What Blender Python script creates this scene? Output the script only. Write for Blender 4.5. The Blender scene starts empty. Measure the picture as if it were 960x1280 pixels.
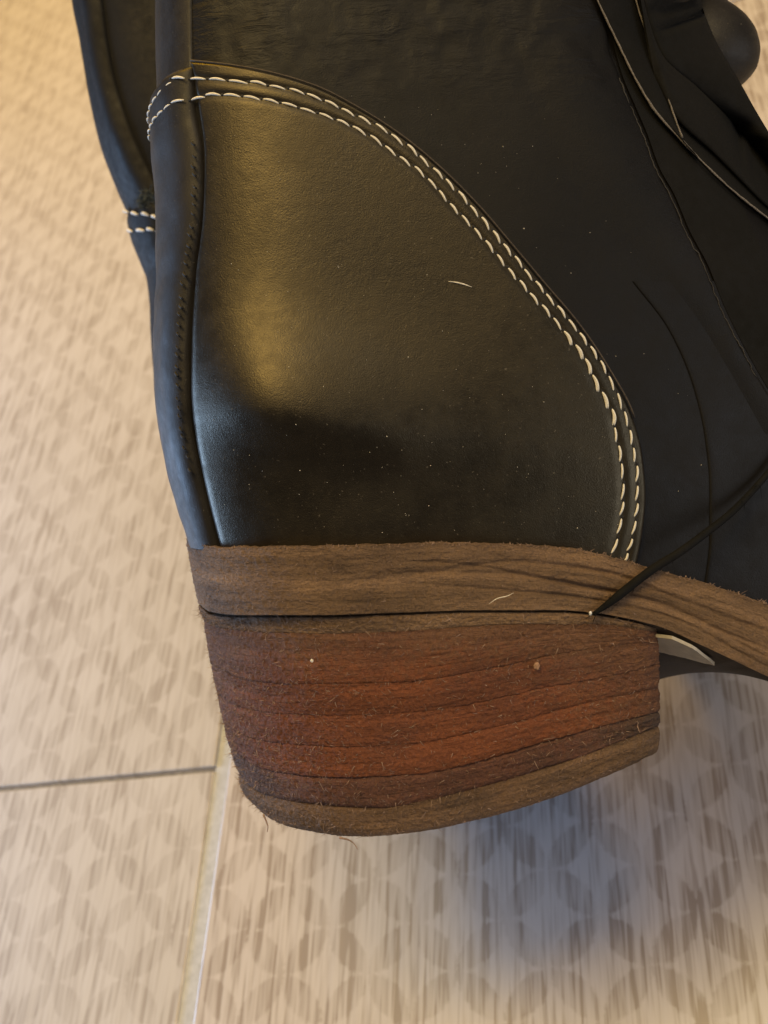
import bpy, bmesh, math, random
import numpy as np
from mathutils import Vector, Matrix, noise
random.seed(7); rng = np.random.default_rng(7)
sc = bpy.context.scene
COL = sc.collection

# ------------------------------------------------------------------ camera, frame of reference
F = 1326.0                       # focal length in photo pixels (960 x 1280)
D = 143.0                        # mm from the lens to the near side of the heel
FLOORD = 240.0                   # mm, floor depth below the heel
n = np.array([-0.340994, -0.556104, -0.757939]); a = np.array([0.938720, -0.158302, -0.306179])
n /= np.linalg.norm(n); a -= n*(a@n); a /= np.linalg.norm(a)
yv = np.cross(n, a)
R = np.stack([a, yv, n])         # (x right, y down, z forward) -> world
def ray(px, py): return np.array([(px-480)/F, (py-640)/F, 1.0])
r0 = ray(450, 1045)
nT = FLOORD*1e-3*(n@r0)
def floor_cam(px, py):
    r = ray(px, py); return r*(nT/(n@r))
O = floor_cam(277, 960)          # world origin = where the tile joints meet
CAMLOC = Vector(-(R@O))
cx, cyy, cz = R@np.array([1, 0, 0]), R@np.array([0, -1, 0]), R@np.array([0, 0, -1])
R3 = Matrix((cx, cyy, cz)).transposed()
CAMM = Matrix.Translation(CAMLOC) @ R3.to_4x4()
def place(x, y, z):              # boot frame in mm -> world
    return CAMM @ Vector((x*1e-3, y*1e-3, (z-D)*1e-3))

cam = bpy.data.cameras.new("camera"); camo = bpy.data.objects.new("camera", cam); COL.objects.link(camo)
camo.matrix_world = CAMM
cam.sensor_fit = 'VERTICAL'; cam.sensor_height = 36.0; cam.lens = 36.0*F/1280
cam.clip_start = 0.005; cam.clip_end = 50
cam.dof.use_dof = True; cam.dof.focus_distance = 0.146; cam.dof.aperture_fstop = cam.lens/1.1
sc.camera = camo

# ------------------------------------------------------------------ light
w = bpy.data.worlds.new("World"); sc.world = w; w.use_nodes = True
w.node_tree.nodes['Background'].inputs[0].default_value = (0.95, 0.95, 1.0, 1)
w.node_tree.nodes['Background'].inputs[1].default_value = 0.075
def area(name, pos, target, size, power, col, size_y=None):
    l = bpy.data.lights.new(name, 'AREA'); l.size = size; l.energy = power; l.color = col
    if size_y: l.shape = 'RECTANGLE'; l.size_y = size_y
    o = bpy.data.objects.new(name, l); COL.objects.link(o)
    p = place(*pos); t = place(*target)
    o.location = p; o.rotation_euler = (t-p).to_track_quat('-Z', 'Y').to_euler()
    return o
area('ceiling_lamp', (-560, 740, 880), (-60, 60, -60), 0.42, 8.4, (1.0, 0.66, 0.16))
area('soft_fill', (-330, 900, 860), (-60, 0, -150), 1.40, 11.5, (1.0, 0.83, 0.60))  # added large soft source, lights the floor with little sheen on the leather
area('far_lamp', (-260, 640, -60), (-170, 260, -420), 0.16, 2.7, (1.0, 0.52, 0.01))
area('window_light', (-450, -70, -180), (-120, -30, -215), 0.24, 2.3, (0.42, 0.64, 1.0), 0.26)
area('fill_light', (560, -60, 460), (40, -60, -110), 0.40, 1.5, (0.95, 0.95, 0.97))  # added fill from the right, lifts the shadow beside the heel

vs = sc.view_settings
vs.view_transform = 'Standard'; vs.look = 'None'; vs.gamma = 1.0; vs.exposure = 0.0; vs.use_curve_mapping = False

# ------------------------------------------------------------------ helpers
def pch(pts):
    p = np.array([tuple(q) for q in pts], float); p = p[np.argsort(p[:, 0], kind="stable")]; x, y = p[:, 0], p[:, 1]
    h = np.diff(x); d = np.diff(y)/h; m = np.zeros(len(x))
    for i in range(1, len(x)-1):
        if d[i-1]*d[i] > 0:
            w1 = 2*h[i]+h[i-1]; w2 = h[i]+2*h[i-1]; m[i] = (w1+w2)/(w1/d[i-1]+w2/d[i])
    m[0], m[-1] = d[0], d[-1]
    def f(q):
        q = np.asarray(q, float); i = np.clip(np.searchsorted(x, q)-1, 0, len(h)-1)
        hh = h[i]; s = (q-x[i])/hh; sclip = np.clip(s, 0, 1)
        v = ((1+2*sclip)*(1-sclip)**2*y[i]+sclip*(1-sclip)**2*hh*m[i]+sclip**2*(3-2*sclip)*y[i+1]+sclip**2*(sclip-1)*hh*m[i+1])
        return v + np.where(s < 0, (q-x[i])*m[0], 0) + np.where(s > 1, (q-x[i+1])*m[-1], 0)
    return f
def arc(pts, k):                 # k points evenly along a smooth line through pts
    p = np.array(pts, float); s = np.concatenate([[0], np.cumsum(np.linalg.norm(np.diff(p, axis=0), axis=1))])
    u = np.linspace(0, s[-1], k)
    return np.stack([pch(np.stack([s, p[:, j]], 1))(u) for j in range(p.shape[1])], 1)
def sm(x, lo, hi):
    t = np.clip((np.asarray(x, float)-lo)/(hi-lo), 0, 1); return t*t*(3-2*t)
def vnoise(P, scale, seed=0):
    return np.array([noise.noise(Vector((p[0]*scale[0]+seed, p[1]*scale[1]-seed, p[2]*scale[2]+2*seed))) for p in P])
def to3(px, py, z):              # photo pixel at boot-frame height z -> boot frame mm
    px, py, z = np.broadcast_arrays(np.asarray(px, float), np.asarray(py, float), np.asarray(z, float))
    s = (D-z)/F
    return np.stack([(px-480)*s, (640-py)*s, z], -1)
def topix(P):
    s = F/(D-P[..., 2]); return 480+P[..., 0]*s, 640-P[..., 1]*s

BASE = to3(500, 1000, -26)       # boot root
def link(name, verts, faces, m, parent=None, smooth=True, base=BASE, uv=None):
    me = bpy.data.meshes.new(name)
    V = (np.asarray(verts, float).reshape(-1, 3)-base)*1e-3
    me.from_pydata(V.tolist(), [], faces); me.update()
    if smooth: me.polygons.foreach_set('use_smooth', [True]*len(me.polygons))
    ms = m if isinstance(m, (list, tuple)) else [m]
    for q in ms: me.materials.append(q)
    o = bpy.data.objects.new(name, me); COL.objects.link(o)
    if parent is not None: o.parent = parent
    return o
def thing(name, label, cat, base=BASE, group=None):
    o = bpy.data.objects.new(name, None); COL.objects.link(o); o.empty_display_size = 0.01
    o.matrix_world = Matrix.Translation(place(*base)) @ R3.to_4x4()
    o['label'] = label; o['category'] = cat
    if group: o['group'] = group
    return o
def grid_faces(r, c, closed=False, off=0):
    f = []
    for i in range(r-1):
        for j in range(c if closed else c-1):
            k = (j+1) % c
            f.append((off+i*c+j, off+i*c+k, off+(i+1)*c+k, off+(i+1)*c+j))
    return f
def tube(pts, rad, sides=6):
    P = np.asarray(pts, float); k = len(P); rad = np.broadcast_to(rad, k)
    T = np.gradient(P, axis=0); T /= np.linalg.norm(T, axis=1)[:, None]+1e-12
    up = np.array([0.0, 0.0, 1.0]); V = []
    for i in range(k):
        s = np.cross(T[i], up); s /= np.linalg.norm(s)+1e-9; u = np.cross(s, T[i])
        for q in range(sides):
            an = 2*math.pi*q/sides; V.append(P[i]+rad[i]*(math.cos(an)*s+math.sin(an)*u))
    f = grid_faces(k, sides, True); f.append(tuple(range(sides))[::-1]); f.append(tuple(range((k-1)*sides, k*sides)))
    return V, f

# ------------------------------------------------------------------ materials
class NT:
    def __init__(s, name):
        s.m = bpy.data.materials.new(name); s.m.use_nodes = True; s.t = s.m.node_tree; s.b = s.t.nodes['Principled BSDF']
    def n(s, typ, **kw):
        q = s.t.nodes.new(typ)
        for k, v in kw.items():
            if k.startswith('i_'): q.inputs[int(k[2:]) if k[2:].isdigit() else k[2:].replace('_', ' ')].default_value = v
            else: setattr(q, k, v)
        return q
    def l(s, o, i): s.t.links.new(o, i)
    def math(s, op, x, y=None, clamp=False):
        q = s.n('ShaderNodeMath', operation=op); q.use_clamp = clamp
        for i, v in enumerate((x, y)):
            if v is None: continue
            if hasattr(v, 'is_linked'): s.l(v, q.inputs[i])
            else: q.inputs[i].default_value = v
        return q.outputs[0]
    def obj(s, scale=(1, 1, 1)):
        c = s.n('ShaderNodeTexCoord'); mp = s.n('ShaderNodeMapping'); mp.inputs['Scale'].default_value = scale
        s.l(c.outputs['Object'], mp.inputs[0]); return mp.outputs[0]
    def noise(s, vec, scale, detail=4, rough=0.55, dist=0.0):
        q = s.n('ShaderNodeTexNoise'); q.inputs['Scale'].default_value = scale; q.inputs['Detail'].default_value = detail
        q.inputs['Roughness'].default_value = rough; q.inputs['Distortion'].default_value = dist
        s.l(vec, q.inputs['Vector']); return q.outputs['Fac']
    def ramp(s, fac, stops):
        q = s.n('ShaderNodeValToRGB'); e = q.color_ramp.elements
        while len(e) < len(stops): e.new(0.5)
        for k, (p, c) in enumerate(stops): e[k].position = p; e[k].color = (c[0], c[1], c[2], 1) if hasattr(c, '__len__') else (c, c, c, 1)
        s.l(fac, q.inputs[0]); return q.outputs[0]
    def mix(s, fac, x, y, blend='MIX'):
        q = s.n('ShaderNodeMix', data_type='RGBA', blend_type=blend)
        for sock, v in ((q.inputs[0], fac), (q.inputs[6], x), (q.inputs[7], y)):
            if hasattr(v, 'is_linked'): s.l(v, sock)
            else: sock.default_value = v if not hasattr(v, '__len__') or len(v) == 4 else (v[0], v[1], v[2], 1)
        return q.outputs[2]
    def bump(s, h, strength, dist, prev=None):
        q = s.n('ShaderNodeBump'); q.inputs['Strength'].default_value = strength; q.inputs['Distance'].default_value = dist
        s.l(h, q.inputs['Height'])
        if prev is not None: s.l(prev, q.inputs['Normal'])
        return q.outputs[0]
    def out(s, col=None, rough=None, normal=None, **kw):
        for sock, v in (('Base Color', col), ('Roughness', rough), ('Normal', normal)):
            if v is None: continue
            if hasattr(v, 'is_linked'): s.l(v, s.b.inputs[sock])
            else: s.b.inputs[sock].default_value = v if not hasattr(v, '__len__') else (v[0], v[1], v[2], 1)
        for k, v in kw.items(): s.b.inputs[k.replace('_', ' ')].default_value = v
        return s.m

def leather(name, c1, c2, rough=(0.40, 0.55), crease=0.0, dust=0.0, spec=0.5, tint=(1, 1, 1, 1)):
    t = NT(name); v = t.obj((1000,)*3)           # object space in mm
    big = t.noise(v, 0.06, 3); mid = t.noise(v, 0.7, 4); fine = t.noise(v, 5.0, 3, 0.6)
    col = t.mix(t.ramp(big, [(0.35, 0.0), (0.65, 1.0)]), c1, c2)
    if dust:
        d = t.noise(v, 2.6, 2, 0.4); col = t.mix(t.math('MULTIPLY', t.ramp(d, [(0.70, 0.0), (0.78, 1.0)]), dust), col, (0.22, 0.19, 0.15))
    rg = t.n('ShaderNodeMapRange'); rg.inputs[1].default_value = 0.3; rg.inputs[2].default_value = 0.7
    rg.inputs[3].default_value = rough[0]; rg.inputs[4].default_value = rough[1]; t.l(mid, rg.inputs[0])
    vor = t.n('ShaderNodeTexVoronoi'); vor.inputs['Scale'].default_value = 2.6; t.l(v, vor.inputs['Vector'])
    mp2 = t.n('ShaderNodeMapping'); mp2.inputs['Rotation'].default_value = (0, 0, 0.6); mp2.inputs['Scale'].default_value = (300, 5200, 1000)
    tc2 = t.n('ShaderNodeTexCoord'); t.l(tc2.outputs['Object'], mp2.inputs[0]); scr = t.ramp(t.noise(mp2.outputs[0], 0.8, 3, 0.6, 0.3), [(0.62, 0.0), (0.72, 1.0)])
    nb = t.bump(fine, 0.42, 0.00010); nb = t.bump(scr, 0.10, 0.00006, nb)
    patch = t.noise(v, 0.17, 5, 0.65); rgp = t.n('ShaderNodeMapRange'); rgp.inputs[1].default_value = 0.35; rgp.inputs[2].default_value = 0.65; rgp.inputs[3].default_value = -0.05; rgp.inputs[4].default_value = 0.07; t.l(patch, rgp.inputs[0])
    nb = t.bump(vor.outputs['Distance'], 0.05, 0.00008, nb)
    nb = t.bump(mid, 0.10, 0.0004, nb)
    if crease:
        vv = t.obj((170, 620, 300)); cr = t.math('MULTIPLY', t.noise(vv, 1.0, 4, 0.6, 0.5), t.ramp(t.noise(v, 0.12, 2), [(0.40, 0.0), (0.60, 1.0)]))
        geo = t.n('ShaderNodeTexCoord'); sp = t.n('ShaderNodeSeparateXYZ'); t.l(geo.outputs['Object'], sp.inputs[0])
        up = t.n('ShaderNodeMapRange'); up.inputs[1].default_value = 0.098; up.inputs[2].default_value = 0.112; t.l(sp.outputs[1], up.inputs[0])
        nb = t.bump(t.math('MULTIPLY', cr, up.outputs[0]), crease, 0.0012, nb)
    return t.out(col, t.math('ADD', rg.outputs[0], rgp.outputs[0]), nb, Specular_IOR_Level=spec, Specular_Tint=tint)

M = {}
M['leather'] = leather('black_leather', (0.0030, 0.0025, 0.0023), (0.0048, 0.0039, 0.0034), (0.48, 0.56), 0.35, 0.0, 0.25)
M['counter'] = leather('worn_black_leather', (0.0065, 0.0052, 0.0046), (0.0095, 0.0074, 0.0058), (0.34, 0.41), 0.0, 0.35, 0.60, (1.0, 0.86, 0.58, 1))
M['strip'] = leather('strip_leather', (0.009, 0.0075, 0.0065), (0.014, 0.0115, 0.0095), (0.48, 0.58), 0.0, 0.3, 0.38)
M['facing'] = leather('dark_facing_leather', (0.0035, 0.003, 0.003), (0.005, 0.0042, 0.004), (0.55, 0.7), 0.0, 0.2, 0.28)
M['fabric'] = leather('black_suede', (0.004, 0.004, 0.0038), (0.0065, 0.006, 0.0055), (0.75, 0.9), 0.0, 0.0, 0.2)
def plain(name, col, rough, scale=3.0, amt=0.35, bump=0.3, spec=0.5):
    t = NT(name); v = t.obj((1000,)*3); k = t.noise(v, scale, 4)
    c = t.mix(t.ramp(k, [(0.3, 0.0), (0.7, 1.0)]), tuple(x*(1-amt) for x in col), tuple(min(1, x*(1+amt)) for x in col))
    return t.out(c, rough, t.bump(k, bump, 0.0002), Specular_IOR_Level=spec)
M['thread'] = plain('cream_thread', (0.80, 0.75, 0.64), 0.6, 9.0, 0.2, 0.5)
M['white_thread'] = plain('white_thread', (0.75, 0.72, 0.68), 0.6, 9.0, 0.15, 0.5)
M['dark_thread'] = plain('dark_thread', (0.006, 0.005, 0.005), 0.7)
M['raw_edge'] = plain('raw_cut_edge', (0.16, 0.14, 0.12), 0.85, 6.0, 0.6)
M['leather_edge'] = plain('cut_leather_edge', (0.055, 0.042, 0.032), 0.75, 4.0, 0.5)
M['dull_edge'] = plain('dull_cut_edge', (0.035, 0.032, 0.03), 0.85, 6.0, 0.6)
M['rim'] = plain('pale_leather_rim', (0.25, 0.16, 0.105), 0.9, 1.0, 0.35)
M['fuzz'] = plain('leather_fibre', (0.27, 0.185, 0.145), 0.9, 1.0, 0.45)
M['shank'] = plain('dark_sole_underside', (0.020, 0.014, 0.011), 0.65, 1.5, 0.4, 0.3, 0.3)
M['patch'] = plain('pale_sole_patch', (0.42, 0.38, 0.31), 0.6, 0.8, 0.15)
M['lint'] = plain('pale_lint', (0.72, 0.66, 0.55), 0.8)
M['crumb'] = plain('white_crumb', (0.8, 0.78, 0.74), 0.7)
M['flake'] = plain('brown_flake', (0.30, 0.17, 0.10), 0.8)

def stack_leather(name, edge, core, dirt, grain=1.0, redness=1.0):
    t = NT(name); v = t.obj((1000,)*3)
    uvn = t.n('ShaderNodeUVMap', uv_map='layer_uv'); um = t.n('ShaderNodeMapping'); um.inputs['Scale'].default_value = (0.085, 1.5, 1); t.l(uvn.outputs[0], um.inputs[0])
    lines = t.noise(um.outputs[0], 1.0, 4, 0.6, 0.25)
    blot = t.noise(v, 0.11, 4); fine = t.noise(v, 3.4, 5, 0.75); cell = t.noise(v, 1.1, 5, 0.7)
    c = t.n('ShaderNodeTexCoord'); sp = t.n('ShaderNodeSeparateXYZ'); t.l(c.outputs['Object'], sp.inputs[0])
    X = t.math('MULTIPLY', sp.outputs[0], 1000); Y = t.math('MULTIPLY', sp.outputs[1], 1000)
    # the red stain sits in the middle of the stack and wears off towards the back and the tread
    ex = t.math('DIVIDE', t.math('ADD', X, -2.0), 31.0); ey = t.math('DIVIDE', t.math('ADD', Y, -14.5), 13.5)
    dd = t.math('ADD', t.math('POWER', t.math('ABSOLUTE', ex), 2.6), t.math('POWER', t.math('ABSOLUTE', ey), 2.6))
    st = t.math('SUBTRACT', 1.2, t.math('ADD', dd, t.math('MULTIPLY', t.math('SUBTRACT', cell, 0.5), 2.4)), True)
    st = t.math('MULTIPLY', st, redness, True)
    col = t.mix(st, edge, core)
    col = t.mix(t.math('MULTIPLY', t.ramp(blot, [(0.42, 0.0), (0.68, 1.0)]), 0.55), col, dirt)
    dk = t.ramp(lines, [(0.28, 0.60), (0.42, 0.95), (0.75, 1.15)])
    col = t.mix(grain, col, t.mix(1.0, col, dk, 'MULTIPLY'))
    fk = t.ramp(fine, [(0.30, 0.62), (0.55, 1.0), (0.80, 1.45)])
    col = t.mix(0.8, col, t.mix(1.0, col, fk, 'MULTIPLY'))
    u2 = t.n('ShaderNodeMapping'); u2.inputs['Scale'].default_value = (0.03, 0.42, 1); t.l(uvn.outputs[0], u2.inputs[0])
    bands = t.noise(u2.outputs[0], 1.0, 2, 0.5, 0.4)
    col = t.mix(grain, col, t.mix(1.0, col, t.ramp(bands, [(0.35, 0.72), (0.65, 1.25)]), 'MULTIPLY'))
    nb = t.bump(lines, 1.0, 0.0008); nb = t.bump(fine, 0.9, 0.0004, nb); nb = t.bump(cell, 0.7, 0.0008, nb)
    return t.out(col, 0.72, nb, Specular_IOR_Level=0.3)
M['welt'] = stack_leather('layered_sole_leather', (0.25, 0.156, 0.090), (0.23, 0.116, 0.062), (0.125, 0.080, 0.057), 1.0, 0.3)
M['lift'] = stack_leather('red_brown_stacked_leather', (0.200, 0.100, 0.056), (0.255, 0.084, 0.036), (0.150, 0.062, 0.042), 0.6)
M['dirty_lift'] = stack_leather('soiled_stacked_leather', (0.130, 0.085, 0.066), (0.19, 0.074, 0.046), (0.070, 0.048, 0.038), 0.9, 0.75)
M['top_piece'] = stack_leather('tan_tread_leather', (0.215, 0.132, 0.078), (0.18, 0.10, 0.065), (0.11, 0.076, 0.057), 1.0, 0.3)

# ------------------------------------------------------------------ floor
PITCH = 0.0852322*(nT/-0.965580)     # m, period of the printed motif
def tile_material():
    t = NT('printed_wood_look_tile')
    g = t.n('ShaderNodeNewGeometry'); oi = t.n('ShaderNodeObjectInfo')
    sp = t.n('ShaderNodeSeparateXYZ'); t.l(g.outputs['Position'], sp.inputs[0])
    u0 = t.math('DIVIDE', t.math('ADD', sp.outputs[0], 3.85*PITCH), PITCH); v0 = t.math('DIVIDE', t.math('ADD', sp.outputs[1], -1.0*PITCH), PITCH)
    # rotated 45 degrees
    p = t.math('ADD', u0, v0); q = t.math('SUBTRACT', u0, v0)
    fp = t.math('FRACT', p); fq = t.math('FRACT', q)
    wob = t.n('ShaderNodeTexNoise'); wob.inputs['Scale'].default_value = 900; wob.inputs['Detail'].default_value = 2; t.l(g.outputs['Position'], wob.inputs['Vector'])
    total = None
    for cxx in (0, 1):
        for cyc in (0, 1):
            dx = t.math('SUBTRACT', fp, cxx); dy = t.math('SUBTRACT', fq, cyc)
            d = t.math('SQRT', t.math('ADD', t.math('MULTIPLY', dx, dx), t.math('MULTIPLY', dy, dy)))
            d = t.math('ADD', d, t.math('MULTIPLY', t.math('SUBTRACT', wob.outputs['Fac'], 0.5), 0.10))
            mr = t.n('ShaderNodeMapRange'); mr.inputs[1].default_value = 0.735; mr.inputs[2].default_value = 0.68; t.l(d, mr.inputs[0])
            total = mr.outputs[0] if total is None else t.math('ADD', total, mr.outputs[0])
    petal = t.math('SUBTRACT', total, 1.0, True)
    # per-tile offset so that the grain does not run on from tile to tile
    off = t.n('ShaderNodeVectorMath', operation='MULTIPLY'); t.l(oi.outputs['Random'], off.inputs[0]); off.inputs[1].default_value = (7.3, 3.1, 0)
    pos = t.n('ShaderNodeVectorMath', operation='ADD'); t.l(g.outputs['Position'], pos.inputs[0]); t.l(off.outputs[0], pos.inputs[1])
    def streak(sx, sy, det=3):      # long grain along the tile
        mp = t.n('ShaderNodeMapping'); mp.inputs['Scale'].default_value = (sx, sy, 1); t.l(pos.outputs[0], mp.inputs[0])
        return t.noise(mp.outputs[0], 1.0, det, 0.55, 0.15)
    s1 = streak(560, 34); s2 = streak(1050, 46, 2); s3 = streak(60, 25, 3)
    light = t.mix(s3, (0.47, 0.435, 0.385), (0.56, 0.53, 0.49))
    dark = t.mix(s3, (0.25, 0.21, 0.172), (0.33, 0.285, 0.24))
    # streaks break the print: petals fade where a pale streak runs through
    k1 = t.ramp(s1, [(0.36, 1.0), (0.52, 0.35), (0.66, 0.0)])
    amt = t.math('MULTIPLY', petal, t.math('ADD', t.math('MULTIPLY', k1, 0.74), 0.14), True)
    amt = t.math('ADD', t.math('MULTIPLY', amt, 0.85), t.math('MULTIPLY', t.ramp(s2, [(0.36, 1.0), (0.52, 0.0)]), 0.50), True)
    amt = t.math('ADD', amt, t.math('MULTIPLY', t.ramp(s1, [(0.34, 1.0), (0.46, 0.0)]), 0.60), True)
    pale = t.ramp(streak(760, 30, 2), [(0.50, 1.0), (0.60, 0.25)])      # pale streaks wiping across the print
    amt = t.math('MULTIPLY', t.math('MULTIPLY', amt, pale), oi.outputs['Alpha'], True)
    col = t.mix(1.0, t.mix(amt, light, dark), oi.outputs['Color'], 'MULTIPLY')
    nb = t.bump(s1, 0.15, 0.0003)
    return t.out(col, 0.34, nb, Specular_IOR_Level=0.5)
M['tile'] = tile_material()
M['joint_dirt'] = plain('dirty_joint', (0.24, 0.215, 0.19), 0.9, 0.6, 0.25)
M['grout'] = plain('pale_grout', (0.46, 0.49, 0.56), 0.9, 0.6, 0.12)

def floor_build():
    me = bpy.data.meshes.new('floor'); S = 2.4
    me.from_pydata([(-S, -S, -0.0010), (S, -S, -0.0010), (S, S, -0.0010), (-S, S, -0.0010)], [], [(0, 1, 2, 3)])
    me.materials.append(M['joint_dirt']); fo = bpy.data.objects.new('floor', me); COL.objects.link(fo); fo['kind'] = 'structure'
    JX, JY, TX, TY = 0.0038, 0.0011, 0.33, 0.66
    bm = bmesh.new(); bmesh.ops.create_cube(bm, size=1.0)
    for v in bm.verts: v.co = Vector((v.co.x*(TX-JX), v.co.y*(TY-JY), v.co.z*0.006-0.003))
    ed = [e for e in bm.edges if all(v.co.z > -0.001 for v in e.verts)] + [e for e in bm.edges if abs(e.verts[0].co.z-e.verts[1].co.z) > 0.001]
    bmesh.ops.bevel(bm, geom=ed, offset=0.0005, segments=2, profile=0.5, affect='EDGES')
    tm = bpy.data.meshes.new('tile'); bm.to_mesh(tm); bm.free(); tm.materials.append(M['tile'])
    gm = bpy.data.meshes.new('grout_joint'); gv = []; gf = []
    for k in range(61):
        for x_, z_ in ((-JX/2, -0.0012), (-JX/2, -0.00058), (-JX/6, -0.00062), (JX/6, -0.00062), (JX/2, -0.00058), (JX/2, -0.0012)): gv.append((x_, -2.1+4.2*k/60, z_+random.uniform(-1, 1)*0.00006))
    for k in range(60):
        for q_ in range(5): gf.append((6*k+q_, 6*k+q_+1, 6*k+q_+7, 6*k+q_+6))
    gm.from_pydata(gv, [], gf); gm.materials.append(M['grout'])
    for i in range(-6, 7):
        o = bpy.data.objects.new('grout_joint', gm); COL.objects.link(o); o.parent = fo; o.location = (i*TX, 0, 0)
    for i in range(-6, 6):
        sh = 0.0 if i % 2 else 0.40*TY      # rows of tiles are staggered
        for j in range(-3, 3):
            o = bpy.data.objects.new('tile', tm); COL.objects.link(o); o.parent = fo
            o.location = ((i+0.5)*TX, (j+0.5)*TY + sh, 0.0)
            o.color = (0.98, 1.02, 1.17, 0.74) if i < 0 else (1.0, 1.01, 1.15, 1.15)      # cool window light tinted into the tiles, its glare fading the left print
            o.rotation_euler = (random.uniform(-1, 1)*0.0006, random.uniform(-1, 1)*0.0006, 0)
    return fo
floor_build()

# ------------------------------------------------------------------ the upper of a boot as a surface (t round the foot, h down the shaft)
class Upper:
    def __init__(s, back, front, width, zc, dref, waist=(620, 1150, 0.22), bulge=0.0):
        s.b = pch(back); s.f = pch(front); s.w = pch(width); s.zc = zc; s.d = dref; s.wa = waist; s.bulge = bulge
    def P(s, t, h):
        t, h = np.broadcast_arrays(np.asarray(t, float), np.asarray(h, float))
        k = (D-s.zc)/F; xb = (s.b(h)-480)*k; xf = (s.f(h)-480)*k
        g = (1-np.cos(np.pi*np.clip(np.abs(t), 0, 1)))/2
        x = xb+(xf-xb)*g; dx = np.maximum(x-xb, 0); df = np.maximum(xf-x, 0)
        Rb, Rf = 27.0, 34.0
        qb = (1-np.clip(1-dx/Rb, 0, 1)**2.5)**(1/2.5); qf = (1-np.clip(1-df/Rf, 0, 1)**2.0)**0.5
        pxn = 480+x/((s.d)/F)
        W = s.w(h)*(1-s.wa[2]*sm(pxn, s.wa[0], s.wa[1]))
        hb = 510+0.16*np.clip(pxn-340, -120, 160)
        z = s.zc+np.sign(t)*qb*qf*(W+s.bulge*np.exp(-((pxn-350)/np.where(pxn < 350, 100, 190))**2)*np.exp(-((h-hb)/np.where(h < hb, 95, 48))**2))
        hh = h+np.maximum(pxn-700, 0)*0.28*np.clip((h-300)/400, 0, 1.3)
        y = (640-hh)*s.d/F
        return np.stack([x, y, z], -1)
    def N(s, t, h):
        e = 1e-3; du = s.P(t+e, h)-s.P(t-e, h); dv = s.P(t, h+.5)-s.P(t, h-.5)
        nn = np.cross(dv, du); nn /= np.linalg.norm(nn, axis=-1, keepdims=True)+1e-12
        return nn
    def inv(s, px, py):
        px = np.asarray(px, float); py = np.asarray(py, float)
        h = 640+(py-640)*1.0; xb = s.b(h); xf = s.f(h)
        g = np.clip((px-xb)/(xf-xb), 0.004, 0.996); t = np.arccos(1-2*g)/np.pi
        for _ in range(25):
            A, B = topix(s.P(t, h)); ex, ey = px-A, py-B; e = 2e-4
            A1, B1 = topix(s.P(t+e, h)); A2, B2 = topix(s.P(t, h+.05))
            a11, a21, a12, a22 = (A1-A)/e, (B1-B)/e, (A2-A)/.05, (B2-B)/.05
            det = a11*a22-a12*a21; det = np.where(np.abs(det) < 60, np.where(det < 0, -60, 60), det)
            t = np.clip(t+np.clip((ex*a22-ey*a12)/det, -.06, .06)*.9, 0.0, 0.99)
            h = h+np.clip((a11*ey-a21*ex)/det, -40, 40)*.9
        return t, h
    def at(s, px, py, off=0.0):
        t, h = s.inv(px, py); return s.P(t, h)+s.N(t, h)*np.asarray(off)[..., None]

BACK = [(-260, 203), (-40, 205), (40, 206), (85, 205), (110, 206), (190, 212), (300, 214), (400, 211), (480, 213), (560, 223), (620, 236), (680, 252), (740, 268)]
FRONT = [(-260, 862), (0, 880), (110, 925), (165, 956), (300, 1040), (500, 1180), (700, 1330), (760, 1380)]
WIDTH = [(-260, 22.6), (0, 23.2), (100, 23.4), (240, 23.6), (360, 23.7), (480, 23.8), (560, 23.7), (640, 23.0), (720, 22.0)]
U1 = Upper(BACK, FRONT, WIDTH, -25.0, D, bulge=3.3)

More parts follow.
